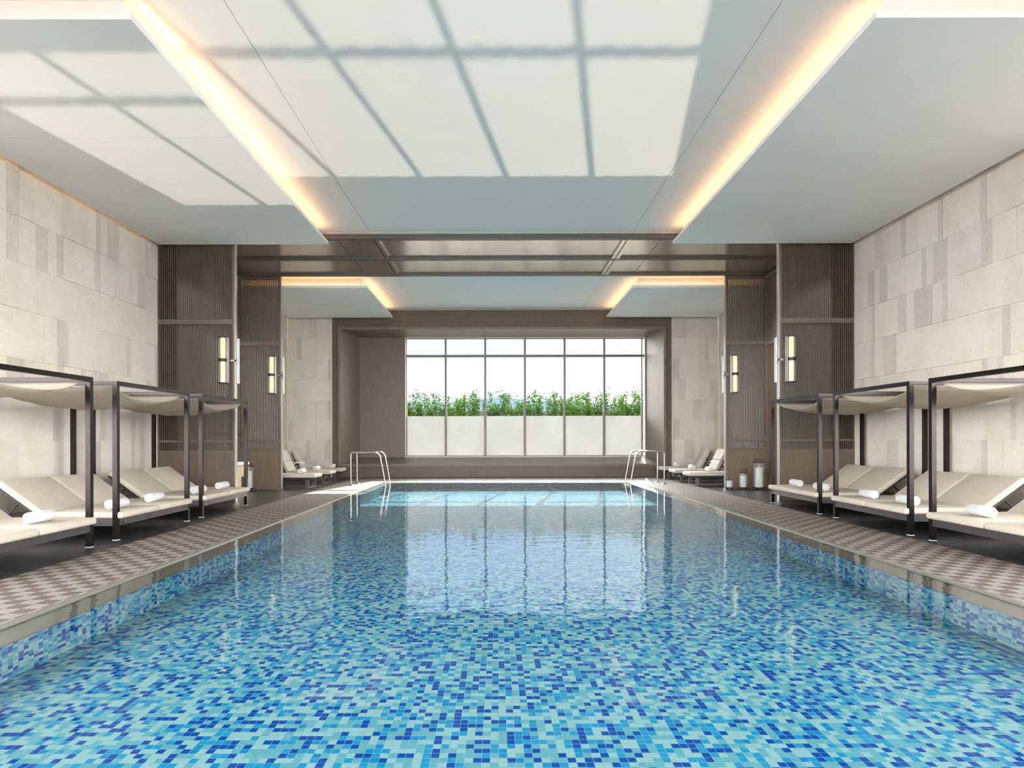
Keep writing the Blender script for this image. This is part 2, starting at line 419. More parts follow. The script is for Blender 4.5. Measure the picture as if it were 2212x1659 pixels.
# ------------------------------------------------------------------ end wall surround with splayed recess and window
SX0, SX1 = -5.72, 5.99
fx0, fx1, fz0, fz1 = -5.42, 5.70, 0.46, 5.09     # recess mouth
bx0, bx1, bz0, bz1 = -5.03, 5.38, 0.655, 5.005   # recess back
m = MB()
m.box(SX0-0.04, SX0, YE-0.03, YE+0.25, 0, ZC, 1); m.box(SX1, SX1+0.04, YE-0.03, YE+0.25, 0, ZC, 1)   # pale stone edge strips
m.box(SX0, fx0, YE, YE+0.2, 0.0, ZC, 0); m.box(fx1, SX1, YE, YE+0.2, 0.0, ZC, 0)
m.box(fx0, fx1, YE, YE+0.2, fz1, ZC, 0); m.box(fx0, fx1, YE, YE+0.2, 0.0, fz0, 0)
tag(m.build('wall_end', [M['wood_dark'], M['stone']]), 'dark brown wood wall framing the end window', 'wall', kind='structure')
m = MB()   # proud picture frame with splayed reveal
fr = 0.085; yf = YE - 0.09
o4 = [(fx0-fr, fz0-fr), (fx1+fr, fz0-fr), (fx1+fr, fz1+fr), (fx0-fr, fz1+fr)]
i4 = [(fx0, fz0), (fx1, fz0), (fx1, fz1), (fx0, fz1)]
b4 = [(bx0, bz0), (bx1, bz0), (bx1, bz1), (bx0, bz1)]
vs = [(x, yf, z) for x, z in o4] + [(x, yf, z) for x, z in i4] + [(x, YW, z) for x, z in b4] + [(x, YE+0.02, z) for x, z in o4]
fs = []
for k in range(4):
    j = (k+1) % 4
    fs += [(k, j, 4+j, 4+k), (4+k, 4+j, 8+j, 8+k), (12+k, 12+j, j, k)]
m.add(vs, fs)
tag(m.build('trim_3', M['wood']), 'brown wood picture frame with splayed reveal round the window recess', 'trim', kind='structure')
m = MB()   # back of recess with the window opening + outer masonry
m.box(bx0-0.5, WX0-0.03, YW, YW+0.18, 0.0, 6.2); m.box(WX1+0.03, bx1+0.6, YW, YW+0.18, 0.0, 6.2)
m.box(WX0-0.03, WX1+0.03, YW, YW+0.18, WZ1+0.03, 6.2); m.box(WX0-0.03, WX1+0.03, YW, YW+0.18, 0.0, WZ0-0.03)
m.box(SX0-2.2, bx0-0.5, YE+0.2, YW+0.18, -0.1, 6.2); m.box(bx1+0.6, SX1+2.4, YE+0.2, YW+0.18, -0.1, 6.2)
m.box(bx0-0.5, bx1+0.6, YE+0.2, YW, ZC-0.3, 6.2)
tag(m.build('wall_window', M['wood']), 'brown wood panel wall at the back of the recess beside the window', 'wall', kind='structure')
m = MB()
yj0, yj1 = YW-0.02, YW+0.2
for x0, x1, z0, z1 in ((WX0-0.03, WX0, WZ0-0.03, WZ1+0.03), (WX1, WX1+0.03, WZ0-0.03, WZ1+0.03), (WX0, WX1, WZ0-0.03, WZ0), (WX0, WX1, WZ1, WZ1+0.03)):
    m.box(x0, x1, yj0, yj1, z0, z1)
win = tag(m.build('window_1', M['jamb']), 'wide end window of six bays looking out on a row of trees', 'window', kind='structure')
mull = [Yd(17.6)/1350.0*(px-1076) for px in (963.0, 1048.5, 1134.3, 1220.2, 1306.0)]
for x in mull:
    q = MB(); q.box(x-0.036, x+0.036, YW+0.02, YW+0.15, WZ0, WZ1); q.build('mullion', M['winframe'], win)
q = MB(); q.box(WX0, WX1, YW+0.03, YW+0.14, WZT-0.042, WZT+0.042); q.build('transom', M['winframe'], win)
q = MB()
for x0, x1, z0, z1 in ((WX0, WX0+0.03, WZ0, WZ1), (WX1-0.10, WX1-0.06, WZ0, WZ1), (WX0, WX1, WZ0, WZ0+0.03), (WX0, WX1, WZ1-0.03, WZ1)):
    q.box(x0, x1, YW+0.06, YW+0.15, z0, z1)
q.build('frame', M['winframe'], win)
q = MB(); q.box(WX0, WX1, YW+0.100, YW+0.110, WZ0, WZ1); q.build('glass', M['glass'], win)
q = MB(); edges = [WX0] + mull + [WX1-0.08]
for a, b in zip(edges, edges[1:]): q.box(a+0.03, b-0.03, YW+0.085, YW+0.089, WZ0+0.03, WZF)
o = q.build('frosted_film', M['film'], win); o['label'] = 'white frosted film on the lower panes'

# ------------------------------------------------------------------ back wall behind the camera, tall glazing added to let in daylight
m = MB()
m.box(XL-0.3, -6.6, YB-0.2, YB, -0.3, 6.2); m.box(7.0, XR+0.3, YB-0.2, YB, -0.3, 6.2)
m.box(-6.6, 7.0, YB-0.2, YB, 5.4, 6.2); m.box(-6.6, 7.0, YB-0.2, YB, -0.3, 0.25)
tag(m.build('wall_back', M['wood']), 'wood wall round tall added glazing behind the pool', 'wall', kind='structure')
m = MB()
for i in range(9):
    x = -6.6 + 13.6*i/8; m.box(x-0.04, x+0.04, YB-0.15, YB-0.05, 0.25, 5.4)
m.box(-6.6, 7.0, YB-0.15, YB-0.05, 3.9, 3.98)
tag(m.build('window_2', M['winframe']), 'frame of tall added glazing, out of view, behind the near end of the pool', 'window', kind='structure')

# glazed side bays added out of view to bring in light from the sides
for side, nm, nw in ((-1, 'left', 3), (1, 'right', 4)):
    x0, x1 = (XL-0.28, XL-0.03) if side < 0 else (XR+0.03, XR+0.28)
    m = MB(); m.box(x0, x1, YB-0.2, YG-0.2, -0.3, 0.25); m.box(x0, x1, YB-0.2, YG-0.2, 5.35, 6.2)
    tag(m.build('wall_%s_near' % nm, M['wood']), 'wood sill and header of the added glazed near %s bay' % nm, 'wall', kind='structure')
    m = MB()
    for i in range(9):
        y = YB + (YG-0.24-YB)*i/8; m.box(x0+0.06, x1-0.06, y-0.04, y+0.04, 0.25, 5.35)
    m.box(x0+0.06, x1-0.06, YB, YG-0.2, 3.9, 3.98)
    tag(m.build('window_%d' % nw, M['winframe']), 'tall added side glazing, out of view, beside the near %s daybed' % nm, 'window', kind='structure')

# ------------------------------------------------------------------ ceilings
m = MB(); g = 0.004
cx = [XL-0.3, -2.75, 2.88, XR+0.3]
for y0, y1 in ((YB-0.1, S1), (S2, YE+0.1)):
    for a, b in zip(cx, cx[1:]): m.box(a+g, b-g, y0, y1, ZC, ZC+0.03, 0)
    m.box(cx[0], cx[-1], y0, y1, ZC+0.03, ZC+0.3, 1)
m.box(cx[0], cx[-1], S1, S2, ZC+0.03, ZC+0.3, 1)
tag(m.build('ceiling', [M['plaster'], M['groove']]), 'white plaster ceiling above the pool with two long joints', 'ceiling', kind='structure')
def raft(x0, x1, d0, d1, cuts, inner, name, label):
    t = thing(name, label, 'ceiling raft', (0, 0, 0), 0, 'floating ceiling rafts', 'structure')
    p = MB(); ys = [Yd(d0)] + [Yd(c) for c in cuts] + [Yd(d1)]
    for a, b in zip(ys, ys[1:]):
        p.box(x0, x1, a + (g*0.8 if a != ys[0] else 0), b - (g*0.8 if b != ys[-1] else 0), ZR, ZR+0.065, 0)
    p.box(x0+0.01, x1-0.01, ys[0]+0.01, ys[-1]-0.01, ZR+0.02, ZR+0.064, 0)
    p.build('plate', M['plaster'], t)
    c = MB(); s = 0.17
    c.box(x0+s, x1-s, ys[0]+s, ys[-1]-s, ZR+0.065, ZC); c.build('hanger_core', M['plaster'], t)
    return t
RL0, RL1, RR0, RR1 = -7.17, -3.59, 3.71, 7.50
raft(RL0, RL1, 4.74, 10.25, (6.61, 8.37), RL1, 'ceiling_raft', 'white floating ceiling raft over the near left daybeds')
raft(RR0, RR1, 4.74, 10.25, (6.61, 8.37), RR0, 'ceiling_raft', 'white floating ceiling raft over the near right daybeds')
raft(RL0, RL1, 13.24, 16.5, (14.86,), RL1, 'ceiling_raft', 'white floating ceiling raft over the far left loungers')
raft(RR0, RR1, 13.24, 16.5, (14.86,), RR0, 'ceiling_raft', 'white floating ceiling raft over the far right loungers')
# bronze soffit between the two pairs of screens
m = MB()
zP = ZS + 0.055
xs = [XL-0.3, -3.48, -2.76, -2.57, 2.57+0.13, 2.89, 3.56, XR+0.3]
bars = [(Yd(10.34), Yd(10.44)), (Yd(11.54), Yd(11.63)), (Yd(12.67), Yd(12.76))]
for (a0, a1), (b0, b1) in zip(bars, bars[1:]):
    for i in (0, 1, 3, 5, 6):
        m.box(xs[i]+0.006, xs[i+1]-0.006, a1, b0, zP, zP+0.02, 0)
m.box(xs[0], xs[-1], bars[0][0], bars[-1][1], zP+0.02, ZC+0.02, 2)
for y0, y1 in bars: m.box(xs[0], xs[-1], y0, y1, ZS, zP+0.03, 1)
for a, b in ((-2.76, -2.675), (-2.655, -2.57), (2.70, 2.785), (2.805, 2.89)): m.box(a, b, bars[0][1], bars[-1][0], ZS+0.004, zP+0.02, 0)
m.box(xs[0], xs[-1], bars[0][0]-0.012, bars[0][0], ZS, ZC, 1)
m.box(xs[0], xs[-1], bars[0][0]-0.05, bars[0][0]-0.012, ZC-0.06, ZC, 3)
tag(m.build('ceiling_soffit', [M['soffit'], M['soffit_frame'], M['groove'], M['edge_metal']]), 'brown metal soffit with rails spanning the pool between the screens', 'ceiling', kind='structure')

# ------------------------------------------------------------------ alcoves beside the screens
def alcove(side):
    x = -6.82 if side < 0 else 7.10
    xo = XL-0.3 if side < 0 else XR+0.3
    m = MB(); a0, a1 = S1+0.12, S2+0.05
    yb = Yd(12.2)
    m.box(xo, x, a0, yb, 0, 3.78, 1); m.box(xo, x, yb, a1, 0, 3.78, 0)
    m.box(xo, x, a0, a1, 3.86, ZC, 0)
    m.box(xo, x - side*0.02, a0, a1, 3.78, 3.86, 2)
    m.box(xo, x - side*0.05, a0, a1, ZS-0.07, ZS, 2)
    return tag(m.build('wall_alcove_left' if side < 0 else 'wall_alcove_right', [M['wood_dark'], M['offwhite'], M['wood']]),
        'pale and brown alcove wall seen through the %s slatted screen' % ('left' if side < 0 else 'right'), 'wall', kind='structure')
alcove(-1); alcove(1)

# ------------------------------------------------------------------ slatted screens
def screen(x0, x1, y, inner, label):
    """x0<x1; inner=+1 when the free (pool side) end is x1"""
    t = thing('slatted_screen', label, 'screen', ((x0+x1)/2, y, 0), 0, 'bronze slatted screens beside the pool')
    w = (x1-x0)/2; top = ZS
    f = MB(); s = 0.055; dpt = 0.10
    f.box(-w, -w+s, 0, dpt, 0, top); f.box(w-s, w, 0, dpt, 0, top)
    f.box(-w+s, w-s, 0, dpt, top-0.06, top); f.box(-w+s, w-s, 0, dpt, 0, 0.03)
    f.build('frame', M['screen_frame'], t)
    e = MB()
    xe = w if inner > 0 else -w
    e.box(xe, xe + inner*0.012, -0.004, dpt, 0, top); e.build('edge_trim', M['edge_metal'], t)
    sl = MB(); n = max(2, round((x1-x0-2*s)/0.0445)); stp = (x1-x0-2*s)/n
    for k in range(n):
        xx = -w + s + stp*(k+0.5)
        sl.box(xx-0.0105, xx+0.0105, 0.012, 0.062, 1.09, top-0.06)
    sl.build('slats', M['slat'], t)
    for nm, z0, z1 in (('upper_rail', 3.80, 3.90), ('lower_rail', 1.265, 1.315), ('sill_rail', 1.05, 1.095)):
        r = MB(); r.box(-w+s, w-s, 0.0, dpt-0.02, z0, z1); r.build(nm, M['screen_frame'], t)
    p = MB(); p.box(-w+s, w-s, 0.012, dpt-0.02, 0.03, 1.05); p.build('panel', M['wood_dark'], t)
    return t
screen(XL-0.06, -5.63, S1, 1, 'tall bronze slatted screen at the end of the near left stone wall')
screen(6.02, XR+0.06, S1, -1, 'tall bronze slatted screen at the end of the near right stone wall')
screen(-6.86, -5.72, S2, 1, 'bronze slatted screen in front of the far left loungers')
screen(6.00, 7.10, S2, -1, 'bronze slatted screen behind the three lanterns')

# ------------------------------------------------------------------ sconces
def sconce(x, y, side, label):
    """side = +1: free edge of the screen lies at +x of the lamp"""
    t = thing('wall_sconce', label, 'wall lamp', (x, y, 3.01), 0, 'warm cylinder sconces on the screens')
    H = 0.48; R = 0.088
    for z0, z1 in ((0.035, H-0.012), (-H+0.012, -0.035)):
        l = MB(); l.lathe([(0.0, z0), (0.046, z0), (0.046, z1), (0.0, z1)], 0, -0.12, 16); smooth_angle(l.build('lamp_tube', M['lamp'], t))
    gl = MB(); gl.lathe([(R, -H), (R, H)], 0, -0.12, 20); smooth_angle(gl.build('glass_shade', M['shade_glass'], t))
    for z in (H-0.008, -H-0.012):
        c = MB(); c.lathe([(0, z), (R+0.006, z), (R+0.006, z+0.02), (0, z+0.02)], 0, -0.12, 20); smooth_angle(c.build('end_cap', M['black'], t))
    b = MB(); b.lathe([(R+0.008, -0.034), (R+0.008, 0.034)], 0, -0.12, 20); b.lathe([(0, -0.034), (R+0.008, -0.034)], 0, -0.12, 20); b.lathe([(R+0.008, 0.034), (0, 0.034)], 0, -0.12, 20)
    smooth_angle(b.build('middle_band', M['black'], t))
    a = MB(); ex = side*0.215
    a.box(0, ex+side*0.03, -0.05, -0.03, -0.02, 0.02); a.box(-0.02, 0.02, -0.12, 0.0, -0.02, 0.02)
    a.box(ex, ex+side*0.035, -0.05, 0.09, -0.025, 0.025); a.box(ex, ex+side*0.03, -0.01, 0.05, -0.10, 0.10)
    a.build('cross_bracket', M['chrome'], t)
    for k, sgn in enumerate((-1, 1)):
        r = MB(); r.box(sgn*0.0+side*(R+0.012), side*(R+0.022), -0.16 if sgn < 0 else -0.09, -0.15 if sgn < 0 else -0.08, -H, H); r.build('glass_edge', M['counter'], t)
    pn = MB(); pn.box(ex+side*0.035, ex+side*0.055, 0.0, 0.09, -H, H); pn.build('side_glass_panel', M['counter'], t)
    return t
sconce(-5.83, S1, 1, 'glowing two tier sconce on the near left screen edge')
sconce(6.22, S1, -1, 'glowing two tier sconce on the near right screen edge')
sconce(-5.92, S2, 1, 'glowing two tier sconce on the far left screen edge')
sconce(6.20, S2, -1, 'glowing two tier sconce on the far right screen edge')

# ------------------------------------------------------------------ canopy daybeds
HY = 0.98; HX = 0.96
def rounded_slab(name, x0, x1, y0, y1, z0, z1, r, mat, parent, crown=0.0):
    m = MB(); m.box(x0, x1, y0, y1, z0, z1)
    o = m.build(name, mat, parent, smooth=False, bevel=r, seg=4)
    return smooth_angle(o, 60)
def make_daybed(label, loc, rz):
    t = thing('canopy_daybed', label, 'daybed', loc, rz, 'canopied double daybeds along the walls')
    pw = 0.062
    for sx in (1, -1):
        for sy in (1, -1):
            p = MB(); px = sx*(HX-pw/2); py = sy*(HY-pw/2)
            p.box(px-pw/2, px+pw/2, py-pw/2, py+pw/2, 0.008, 2.06, 0); p.box(px-pw/2-0.002, px+pw/2+0.002, py-pw/2-0.002, py+pw/2+0.002, 0, 0.008, 1)
            p.build('post', [M['bed_metal'], M['counter']], t, bevel=0.0)
    for sx in (1, -1):
        b = MB(); px = sx*(HX-pw/2); b.box(px-pw/2, px+pw/2, -HY, HY, 2.06, 2.118); b.build('top_beam', M['bed_metal'], t)
    for sy in (1, -1):
        b = MB(); py = sy*(HY-pw/2); b.box(-HX+pw, HX-pw, py-pw/2, py+pw/2, 2.06, 2.116); b.build('top_beam', M['bed_metal'], t)
    r = MB()
    r.box(HX-0.045, HX-0.005, -HY+pw, HY-pw, 0.19, 0.285); r.box(-HX+0.005, -HX+0.045, -HY+pw, HY-pw, 0.19, 0.285)
    for sy in (1, -1): r.box(-HX+pw, HX-pw, sy*(HY-0.045), sy*(HY-0.005), 0.19, 0.285)
    r.box(-HX+0.05, HX-0.05, -0.02, 0.02, 0.22, 0.28)
    fr = r.build('base_frame', M['bed_rail'], t)
    for sy in (1, -1):
        for k in range(3):
            bo = MB(); yy = sy*(HY - 0.11 - 0.075*k); bo.tube([(HX-0.006, yy, 0.238), (HX+0.004, yy, 0.238)], 0.008, 8)
            bo.build('bolt', M['chrome'], fr)
    dk = MB(); dk.box(-HX+0.05, HX-0.05, -HY+0.06, HY-0.06, 0.26, 0.284); dk.build('deck_board', M['black'], t)
    for sy in (1, -1):
        lg = MB(); lg.obox((-0.25, sy*0.3, 0.0), (-0.16, sy*0.3, 0.24), 0.05, 0.05, up=(0, 1, 0)); lg.build('centre_leg', M['black'], t)
    hx, hz = -0.08, 0.335; ang = math.radians(36)
    L = 0.76
    for sy in (1, -1):
        y0, y1 = (0.008, HY-0.01) if sy > 0 else (-HY+0.01, -0.008)
        rounded_slab('seat_cushion', -0.13, HX+0.055, y0, y1, 0.286, 0.374, 0.03, M['cushion'], t)
        bk = MB(); bk.box(0, L, y0+0.004, y1-0.004, 0, 0.088)
        o = smooth_angle(bk.build('back_cushion', M['cushion'], t, bevel=0.03, seg=4), 60)
        mat = Matrix.Translation((hx+0.03, 0, hz-0.045)) @ Matrix.Rotation(-(PI - ang), 4, 'Y')
        # local: x runs up the back, z is thickness (towards the sitter)
        ca, sa = math.cos(ang), math.sin(ang)
        def xf(v): return Vector((hx + 0.02 - v.x*ca + v.z*sa, v.y, hz - 0.05 + v.x*sa + v.z*ca))
        for v in o.data.vertices: v.co = xf(v.co)
        o.data.update()
        bf = MB()
        for yy in (y0+0.03, y1-0.03, (y0+y1)/2): bf.obox(xf(Vector((0.0, yy, -0.012))), xf(Vector((L-0.02, yy, -0.012))), 0.03, 0.022)
        bf.obox(xf(Vector((L-0.04, y0+0.03, -0.012))), xf(Vector((L-0.04, y1-0.03, -0.012))), 0.03, 0.02)
        q = bf.build('back_frame', M['black'], t)
        for yy in (y0+0.06, y1-0.06):
            pr = MB(); pr.obox(xf(Vector((L*0.52, yy, -0.02))), Vector((-0.40 - 0.06, yy, 0.27)) + Vector((-0.14, 0, 0)), 0.02, 0.02)
            pr.build('prop_strut', M['black'], q)
    # draped canvas roof
    nu, nv = 30, 30; m = MB(); vs = []
    r = random.Random(4)
    for i in range(nu+1):
        u = i/nu
        for j in range(nv+1):
            v = j/nv; par = 4*v*(1-v)
            x = (HX-0.10) - u*(2*HX-0.2)
            sag = par**0.8 * (0.155 + 0.115*math.sin(PI*u)**0.8)
            fold = 0.010*math.sin(26*u + 5*v) * par * (0.4 + 0.6*abs(2*v-1)) + 0.006*math.sin(47*u - 9*v)*par
            y = (-HY+0.085) + v*(2*HY-0.17)
            vs.append((x, y, 2.055 - sag + fold - 0.012*math.sin(PI*u)*(1-par)))
    m.add(vs, [(i*(nv+1)+j, i*(nv+1)+j+1, (i+1)*(nv+1)+j+1, (i+1)*(nv+1)+j) for i in range(nu) for j in range(nv)])
    o = m.build('canopy', M['canvas'], t, smooth=True)
    so = o.modifiers.new('thick', 'SOLIDIFY'); so.thickness = 0.004
    return t
LXc = -6.02; RXc = 6.60
bed = make_daybed('canopied double daybed at the left edge of the view', (LXc, Yd(5.29), 0), 0)
dup(bed, 'middle canopied double daybed in front of the left stone wall', (LXc, Yd(7.18), 0), 0)
dup(bed, 'canopied daybed closest to the near left slatted screen', (LXc, Yd(9.03), 0), 0)
dup(bed, 'canopied double daybed at the right edge of the view', (RXc, Yd(5.58), 0), PI)
dup(bed, 'middle canopied double daybed in front of the right stone wall', (RXc, Yd(7.39), 0), PI)
dup(bed, 'canopied daybed closest to the near right slatted screen', (RXc, Yd(9.27), 0), PI)

# ------------------------------------------------------------------ rolled towels
def towel_mesh(L, R):
    m = MB(); th = 0.0155; turns = R/(th+0.0015); n = int(turns*22); pts_o = []; pts_i = []
    for k in range(n+1):
        a = 2*PI*turns*k/n; r = (th+0.0015)*a/(2*PI)
        ro = min(r + th*0.5 + 0.001, R); ri = max(r - th*0.5, 0.0005)
        a2 = a + 0.9
        pts_o.append((ro*math.cos(a2), ro*math.sin(a2))); pts_i.append((ri*math.cos(a2), ri*math.sin(a2)))
    ys = [(-L/2, 0.93), (-L/2+0.012, 1.0), (0, 1.015), (L/2-0.012, 1.0), (L/2, 0.93)]
    P = len(pts_o); vs = []
    for y, s in ys:
        for p in pts_o: vs.append((p[0]*s, y, p[1]*s*0.94))
        for p in pts_i: vs.append((p[0]*s, y, p[1]*s*0.94))
    fs = []
    for q in range(len(ys)-1):
        a, b = q*2*P, (q+1)*2*P
        for k in range(n):
            fs.append((a+k, a+k+1, b+k+1, b+k)); fs.append((a+P+k, b+P+k, b+P+k+1, a+P+k+1))
        fs.append((a+n, a+P+n, b+P+n, b+n))
    for q in (0, len(ys)-1):
        a = q*2*P
        for k in range(n): fs.append((a+k, a+P+k, a+P+k+1, a+k+1))
    m.add(vs, fs); return m
tw = smooth_angle(towel_mesh(0.36, 0.073).build('rolled_towel', M['towel']), 50)
zt = 0.374 + 0.073*0.94 - 0.001
spots = []
for side, xc, units in ((-1, -5.36, (('left edge daybed', 5.29), ('middle left daybed', 7.18), ('left daybed by the screen', 9.03))),
                        (1, 5.93, (('right edge daybed', 5.58), ('middle right daybed', 7.39), ('right daybed by the screen', 9.27)))):
    for nm, d in units:
        spots.append((xc, Yd(d)-0.49, 'rolled white towel on the nearer cushion of the ' + nm))
        spots.append((xc, Yd(d)+0.47, 'rolled white towel on the farther cushion of the ' + nm))
first = True
for x, y, lab in spots:
    if x < 0 and y < Yd(5.0): continue      # outside the picture
    o = tw if first else tw.copy()
    if not first: COL.objects.link(o)
    first = False
    o.location = (x, y, zt); o.rotation_euler = (0, 0, rnd.uniform(-0.05, 0.05))
    tag(o, lab, 'towel', 'rolled towels on the daybeds')

# ------------------------------------------------------------------ far sun loungers
def make_lounger(label, loc, rz):
    t = thing('sun_lounger', label, 'sun lounger', loc, rz, 'single loungers beyond the far screens')
    w = 0.37
    rounded_slab('seat_cushion', -1.32, 0.0, -w, w, 0.275, 0.38, 0.03, M['cushion_far'], t)
    a = math.radians(64); ca, sa = math.cos(a), math.sin(a)
    def xf(x, y, z): return Vector((-1.30 - x*ca + z*sa, y, 0.30 + x*sa + z*ca))
    for x0, x1 in ((0.03, 0.37), (0.375, 0.73)):
        m = MB(); m.box(x0, x1, -w, w, 0, 0.10); o = smooth_angle(m.build('back_cushion', M['cushion_far'], t, bevel=0.022, seg=3), 60)
        for v in o.data.vertices: v.co = xf(*v.co)
    f = MB(); f.box(-1.95, -0.16, -w+0.03, w-0.03, 0.215, 0.272); fr = f.build('base_frame', M['black'], t)
    b = MB()
    for yy in (-w+0.05, w-0.05): b.obox(xf(0, yy, -0.015), xf(0.66, yy, -0.015), 0.03, 0.03)
    b.obox(xf(0.64, -w+0.04, -0.015), xf(0.64, w-0.04, -0.015), 0.03, 0.03)
    b.build('back_frame', M['black'], t)
    for yy in (-w+0.08, w-0.08):
        st = MB(); st.obox(xf(0.40, yy, -0.02), (-1.85, yy, 0.25), 0.022, 0.022); st.build('prop_strut', M['black'], t)
    for x in (-0.22, -1.80):
        l = MB(); l.box(x-0.045, x+0.045, -w+0.03, -w+0.075, 0, 0.215); l.box(x-0.045, x+0.045, w-0.075, w-0.03, 0, 0.215)
        l.box(x-0.045, x+0.045, -w+0.075, w-0.075, 0, 0.022); l.build('leg', M['bed_rail'], t)
    return t
ll = make_lounger('nearest sun lounger behind the far left screen', (-4.97, Yd(13.40), 0), 0)
dup(ll, 'middle sun lounger of the far left three', (-5.00, Yd(14.66), 0), 0)
dup(ll, 'far left sun lounger closest to the window wall', (-5.04, Yd(15.80), 0), 0)
dup(ll, 'nearest sun lounger beside the far right screen', (5.33, Yd(13.73), 0), PI)
dup(ll, 'middle sun lounger of the far right three', (5.34, Yd(14.90), 0), PI)
dup(ll, 'far right sun lounger closest to the window wall', (5.36, Yd(16.10), 0), PI)
for x, d, lab in ((-5.44, 13.40, 'rolled towel on the nearest far left lounger'), (-5.50, 14.66, 'rolled towel on the middle far left lounger'),
                  (-5.42, 15.80, 'rolled towel on the far left lounger nearest the window'), (5.98, 13.73, 'rolled towel on the nearest far right lounger'),
                  (5.96, 14.90, 'rolled towel on the middle far right lounger'), (5.92, 16.10, 'rolled towel on the far right lounger nearest the window')):
    o = tw.copy(); COL.objects.link(o); o.location = (x, Yd(d), 0.38 + 0.073*0.94 - 0.001)
    tag(o, lab, 'towel', 'rolled towels on the far loungers')

# ------------------------------------------------------------------ side tables
def side_table(loc, label):
    t = thing('side_table', label, 'side table', loc, 0, 'small tables between the far loungers')
    a = MB(); a.lathe([(0, 0.575), (0.2, 0.575), (0.2, 0.60), (0, 0.60)], n=24); smooth_angle(a.build('table_top', M['counter'], t))
    b = MB(); b.lathe([(0.02, 0.02), (0.02, 0.575)], n=12); smooth_angle(b.build('stem', M['black'], t))
    c = MB(); c.lathe([(0, 0), (0.15, 0), (0.15, 0.02), (0, 0.02)], n=24); smooth_angle(c.build('base', M['black'], t))
    return t
side_table((6.98, Yd(15.5), 0), 'small white table between the far right loungers')
side_table((-6.30, Yd(15.25), 0), 'small white table between the far left loungers')

# ------------------------------------------------------------------ pool ladders
def arc(c, r, a0, a1, n=7):
    return [(c[0] + r*math.cos(a0+(a1-a0)*k/n), c[1] + r*math.sin(a0+(a1-a0)*k/n)) for k in range(n+1)]
def ladder(xf, xe, ya, yb, label):
    s = 1 if xe > xf else -1
    t = thing('pool_ladder', label, 'pool ladder', (xf, (ya+yb)/2, 0), 0, 'steel pool ladders')
    span = abs(xe - xf)
    for y in (ya, yb):
        yy = y - (ya+yb)/2
        r1, r2, H = 0.07, 0.22, 0.945
        pts = [(0, 0.0), (0, H-r1)] + arc((r1, H-r1), r1, PI, PI/2)[1:]
        xt = span - 0.15
        pts += arc((xt-r2, H-r2+0.01), r2, PI/2, 0.14)
        pts += [(span-0.02, 0.06), (span, -0.24)]
        m = MB(); m.tube([(s*x, yy, z) for x, z in pts], 0.023, 12); r = smooth_angle(m.build('rail', M['chrome'], t), 50)
        fl = MB(); fl.lathe([(0, 0.03), (0.05, 0.026), (0.085, 0.0), (0, 0.0)], 0, yy, 16); smooth_angle(fl.build('flange', M['chrome'], r), 50)
    for k, z in enumerate((-0.07, -0.15)):
        st = MB(); st.box(s*(span-0.06), s*(span+0.08), (ya-yb)/2, (yb-ya)/2, z, z+0.02); st.build('step', M['chrome'], t)
ladder(-4.20, -3.20, Yd(13.80), Yd(14.40), 'steel pool ladder in front of the far left loungers')
ladder(4.84, 3.84, Yd(14.10), Yd(14.70), 'steel pool ladder in front of the far right loungers')

# ------------------------------------------------------------------ lanterns
def lantern(x, y, h, r, label, handle=True):
    t = thing('glass_lantern', label, 'lantern', (x, y, 0), 0, 'glass lanterns at the screens')
    b = MB(); b.lathe([(0, 0.045), (r, 0.045), (r, 0.07), (0, 0.07)], n=24); smooth_angle(b.build('base', M['black'], t))
    for k in range(3):
        a = 2*PI*k/3 + 0.5; q = MB(); q.lathe([(0, 0), (0.022, 0), (0.022, 0.045), (0, 0.045)], r*0.7*math.cos(a), r*0.7*math.sin(a), 10); q.build('foot', M['black'], t)
    gz = MB(); gz.lathe([(r*0.97, 0.07), (r*0.97, h)], n=28); smooth_angle(gz.build('glass', M['lantern_glass'], t))
    c = MB(); c.lathe([(0, 0.071), (r*0.66, 0.071), (r*0.66, h*0.80), (r*0.6, h*0.81), (0, h*0.81)], n=20); smooth_angle(c.build('candle', M['candle'], t))
    rim = MB(); rim.lathe([(r*0.94, h-0.006), (r*1.02, h-0.006), (r*1.02, h+0.012), (r*0.94, h+0.012), (r*0.94, h-0.006)], n=28); smooth_angle(rim.build('rim', M['black'], t))
    if handle:
        hd = MB(); w = r*0.62
        hd.tube([(-w, 0, h+0.01), (-w, 0, h+0.06), (-w+0.02, 0, h+0.075), (w-0.02, 0, h+0.075), (w, 0, h+0.06), (w, 0, h+0.01)], 0.009, 8)
        hd.obox((-r*0.98, 0, h+0.004), (r*0.98, 0, h+0.004), 0.02, 0.012)
        smooth_angle(hd.build('handle', M['black'], t))
    else:
        for sx in (-1, 1):
            k = MB(); k.lathe([(0.004, h), (0.004, h+0.035), (0.012, h+0.04), (0.0, h+0.055)], sx*r*0.55, 0, 10); k.build('knob', M['chrome'], t)
yl = Yd(12.52)
lantern(5.965, yl-0.05, 0.27, 0.10, 'smallest glass lantern with a pale candle, by the screen edge', False)
lantern(6.34, yl, 0.44, 0.115, 'middle sized glass lantern between the small and tall ones')
lantern(6.74, yl-0.02, 0.70, 0.155, 'tallest glass lantern standing beside the far right screen')
lantern(-6.47, yl+0.02, 0.62, 0.14, 'glass lantern half hidden behind the towel cabinet')

